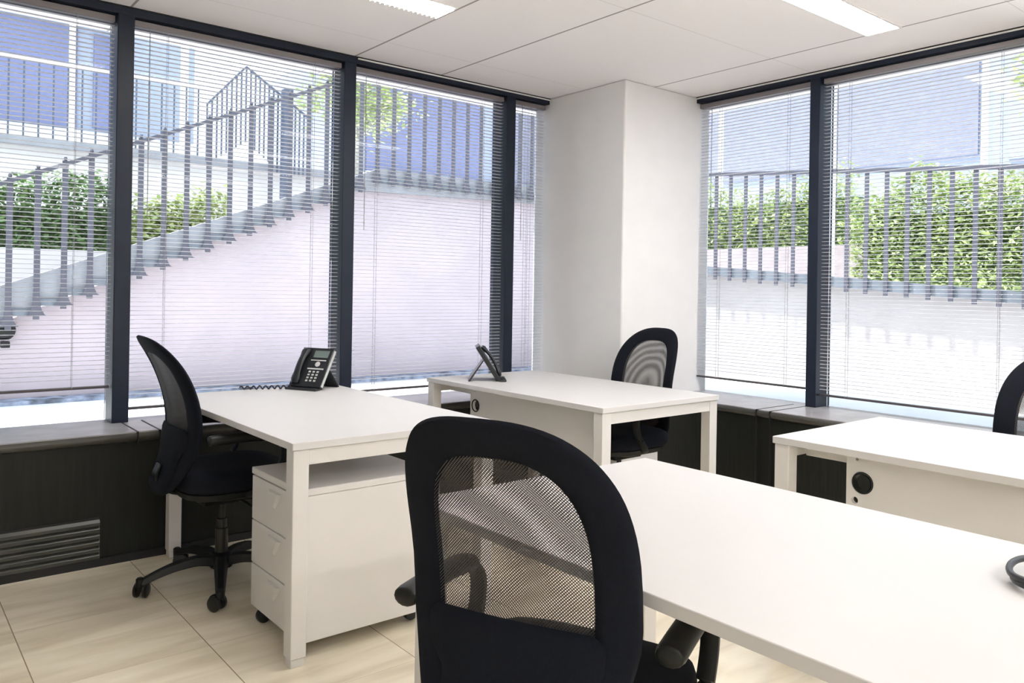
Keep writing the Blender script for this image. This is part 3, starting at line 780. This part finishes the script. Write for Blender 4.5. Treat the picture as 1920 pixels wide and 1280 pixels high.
building('pinkish building seen in the narrow window left of the pillar', 18.5, 26, 17.2, 20.4, 2.6, 6.0, 'bld_pink', 'y',
         [(19, 25.5, 4.2, 5.6, 'bld_beige', 'window_strip', .04)])
building('blue-grey building behind the hedge on the right side', 19, 27, 6.8, 15.5, 1.4, 7.2, 'bld_pale', 'x',
         [(7.2, 10.6, 4.4, 6.8, 'bld_greyblue', 'grey_blue_panel', .05), (11.0, 15.2, 4.4, 6.8, 'bld_greyblue', 'grey_blue_panel', .05)])
building('long grey building behind the trees at the right edge', 17, 25, -4, 6.2, 1.4, 6.4, 'bld_pale', 'x',
         [(-3.5, 1.9, 3.7, 5.9, 'glass_dark', 'window_strip', .05), (2.3, 5.9, 3.9, 5.9, 'bld_pale', 'shutter', .05), (-4, 6.2, 3.2, 3.5, 'bld_pink', 'ledge', .3)])

# right side: ramp wall with railing
def zr(y): return 1.21+(y-2.6)*.0795
struct(MB().prism([(-6, GZ), (WY, GZ), (WY, zr(WY)), (-6, zr(-6))], 'x', WX, WX+.3).build('retaining_wall', mat('ramp_wall_plaster', (.41, .385, .38), .8, noise=.08, nscale=1.5), smooth=False))
rp = thing('outdoor_ramp', 'grey concrete ramp edge sloping past the right-hand windows', 'ramp', (WX, 0, 0))
m = MB(); m.prism([(-6, zr(-6)), (7.5, zr(7.5)), (7.5, zr(7.5)+.10), (-6, zr(-6)+.10)], 'x', -.10, -.001); m.build('slab_edge', M['concrete'], rp, smooth=False)
rl = thing('ramp_railing', 'dark metal railing with flat posts along the ramp outside the right windows', 'railing', (WX-.12, 0, 0))
ends = []
i = 0
while 1.30+S*i < 7.3:
    y = 1.30+S*i; m = MB(); post(m, y, 0, zr(y)-.04, zr(y)+1.14, w=.04, axis='y', foot=False); m.build('post', M['iron'], rl, smooth=False); ends.append((0, y, zr(y)+1.15)); i += 1
MB().sweep(ends, [(-.014, -.02), (.014, -.02), (.014, .02), (-.014, .02)]).build('handrail', M['iron'], rl, smooth=False)
struct(MB().box(10.6, 11.0, -8, 14, GZ, 1.95).build('garden_wall', M['bld_pink'], smooth=False))
struct(MB().box(11, 60, -14, 60, 1.2, 1.5).build('upper_ground', M['paving'], smooth=False))
def hedge_r(x0, x1, y0, y1, z0, z1, n, size, seed, label, mleaf):
    def fn(r):
        y = r.uniform(y0, y1); x = r.uniform(x0, x1) if r.random() < .5 else x0+r.uniform(-.06, .1)
        top = z1+.18*math.sin(y*2.3+seed)+.10*math.sin(y*6.1)+r.uniform(-.1, .16)
        return (x, y, z0+(top-z0)*r.random()**.8)
    t = thing('hedge', label, 'hedge', (0, 0, 0))
    f = leaves(n, fn, size, seed).build('foliage', M[mleaf], t, smooth=False); f['kind'] = 'stuff'
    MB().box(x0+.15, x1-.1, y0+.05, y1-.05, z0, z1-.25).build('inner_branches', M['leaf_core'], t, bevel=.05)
hedge_r(9.6, 10.5, 2.3, 5.1, 1.3, 2.50, 14000, .045, 11, 'bright green hedge seen through the rightmost blind', 'leaf_l')
hedge_r(11.3, 12.1, 6.0, 10.2, 1.5, 3.0, 8000, .05, 12, 'pale green shrubs above the pinkish garden wall right of the pillar', 'leaf_l')
def tree(x, y, z0, h, r, n, seed, label):
    t = thing('tree', label, 'tree', (x, y, z0))
    m = MB(); m.sweep(catmull([(0, 0, 0), (.05, .03, h*.35), (-.03, .05, h*.7), (.02, 0, h*.95)], 5), circ(.09, 9), scales=[1.2-.8*i/15 for i in range(16)])
    for k in range(6):
        a = k*1.05+seed; z = h*(.5+.07*k); m.sweep([(0, 0, z), (r*.35*math.cos(a), r*.35*math.sin(a), z+.35), (r*.75*math.cos(a), r*.75*math.sin(a), z+.6)], circ(.03, 6), scales=[1, .7, .3])
    m.build('trunk', M['bark'], t)
    def fn(rd):
        k = rd.randrange(14); rr = random.Random(seed*100+k)
        c = Vector((rr.uniform(-.7, .7)*r, rr.uniform(-.7, .7)*r, h*.95+rr.uniform(-.45, .6)*r)); s = r*.33
        return c+Vector((rd.gauss(0, s*.6), rd.gauss(0, s*.6), rd.gauss(0, s*.5)))
    f = leaves(n, fn, .09, seed).build('foliage', M['leaf_l'], t, smooth=False); f['kind'] = 'stuff'
tree(13.6, 3.6, 1.5, 3.4, 1.2, 3800, 21, 'leafy tree near the right edge, beyond the hedge')
tree(8.2, 15.5, 2.95, 2.6, 1.2, 2600, 23, 'small tree beside the second dark post, beyond the railings')
def rpole(x, y, z1, r, label): return pole(x, y, GZ if x < 10 else 1.5, z1, r, label)
rpole(9.0, 5.06, 5.2, .07, 'thick white pole just right of the dark post in the right windows')
rpole(12.8, 9.45, 6.5, .05, 'white pole between the pillar and the dark post, beyond the shrubs')
rpole(12.2, 4.55, 5.0, .05, 'thin white pole rising behind the bright green hedge')
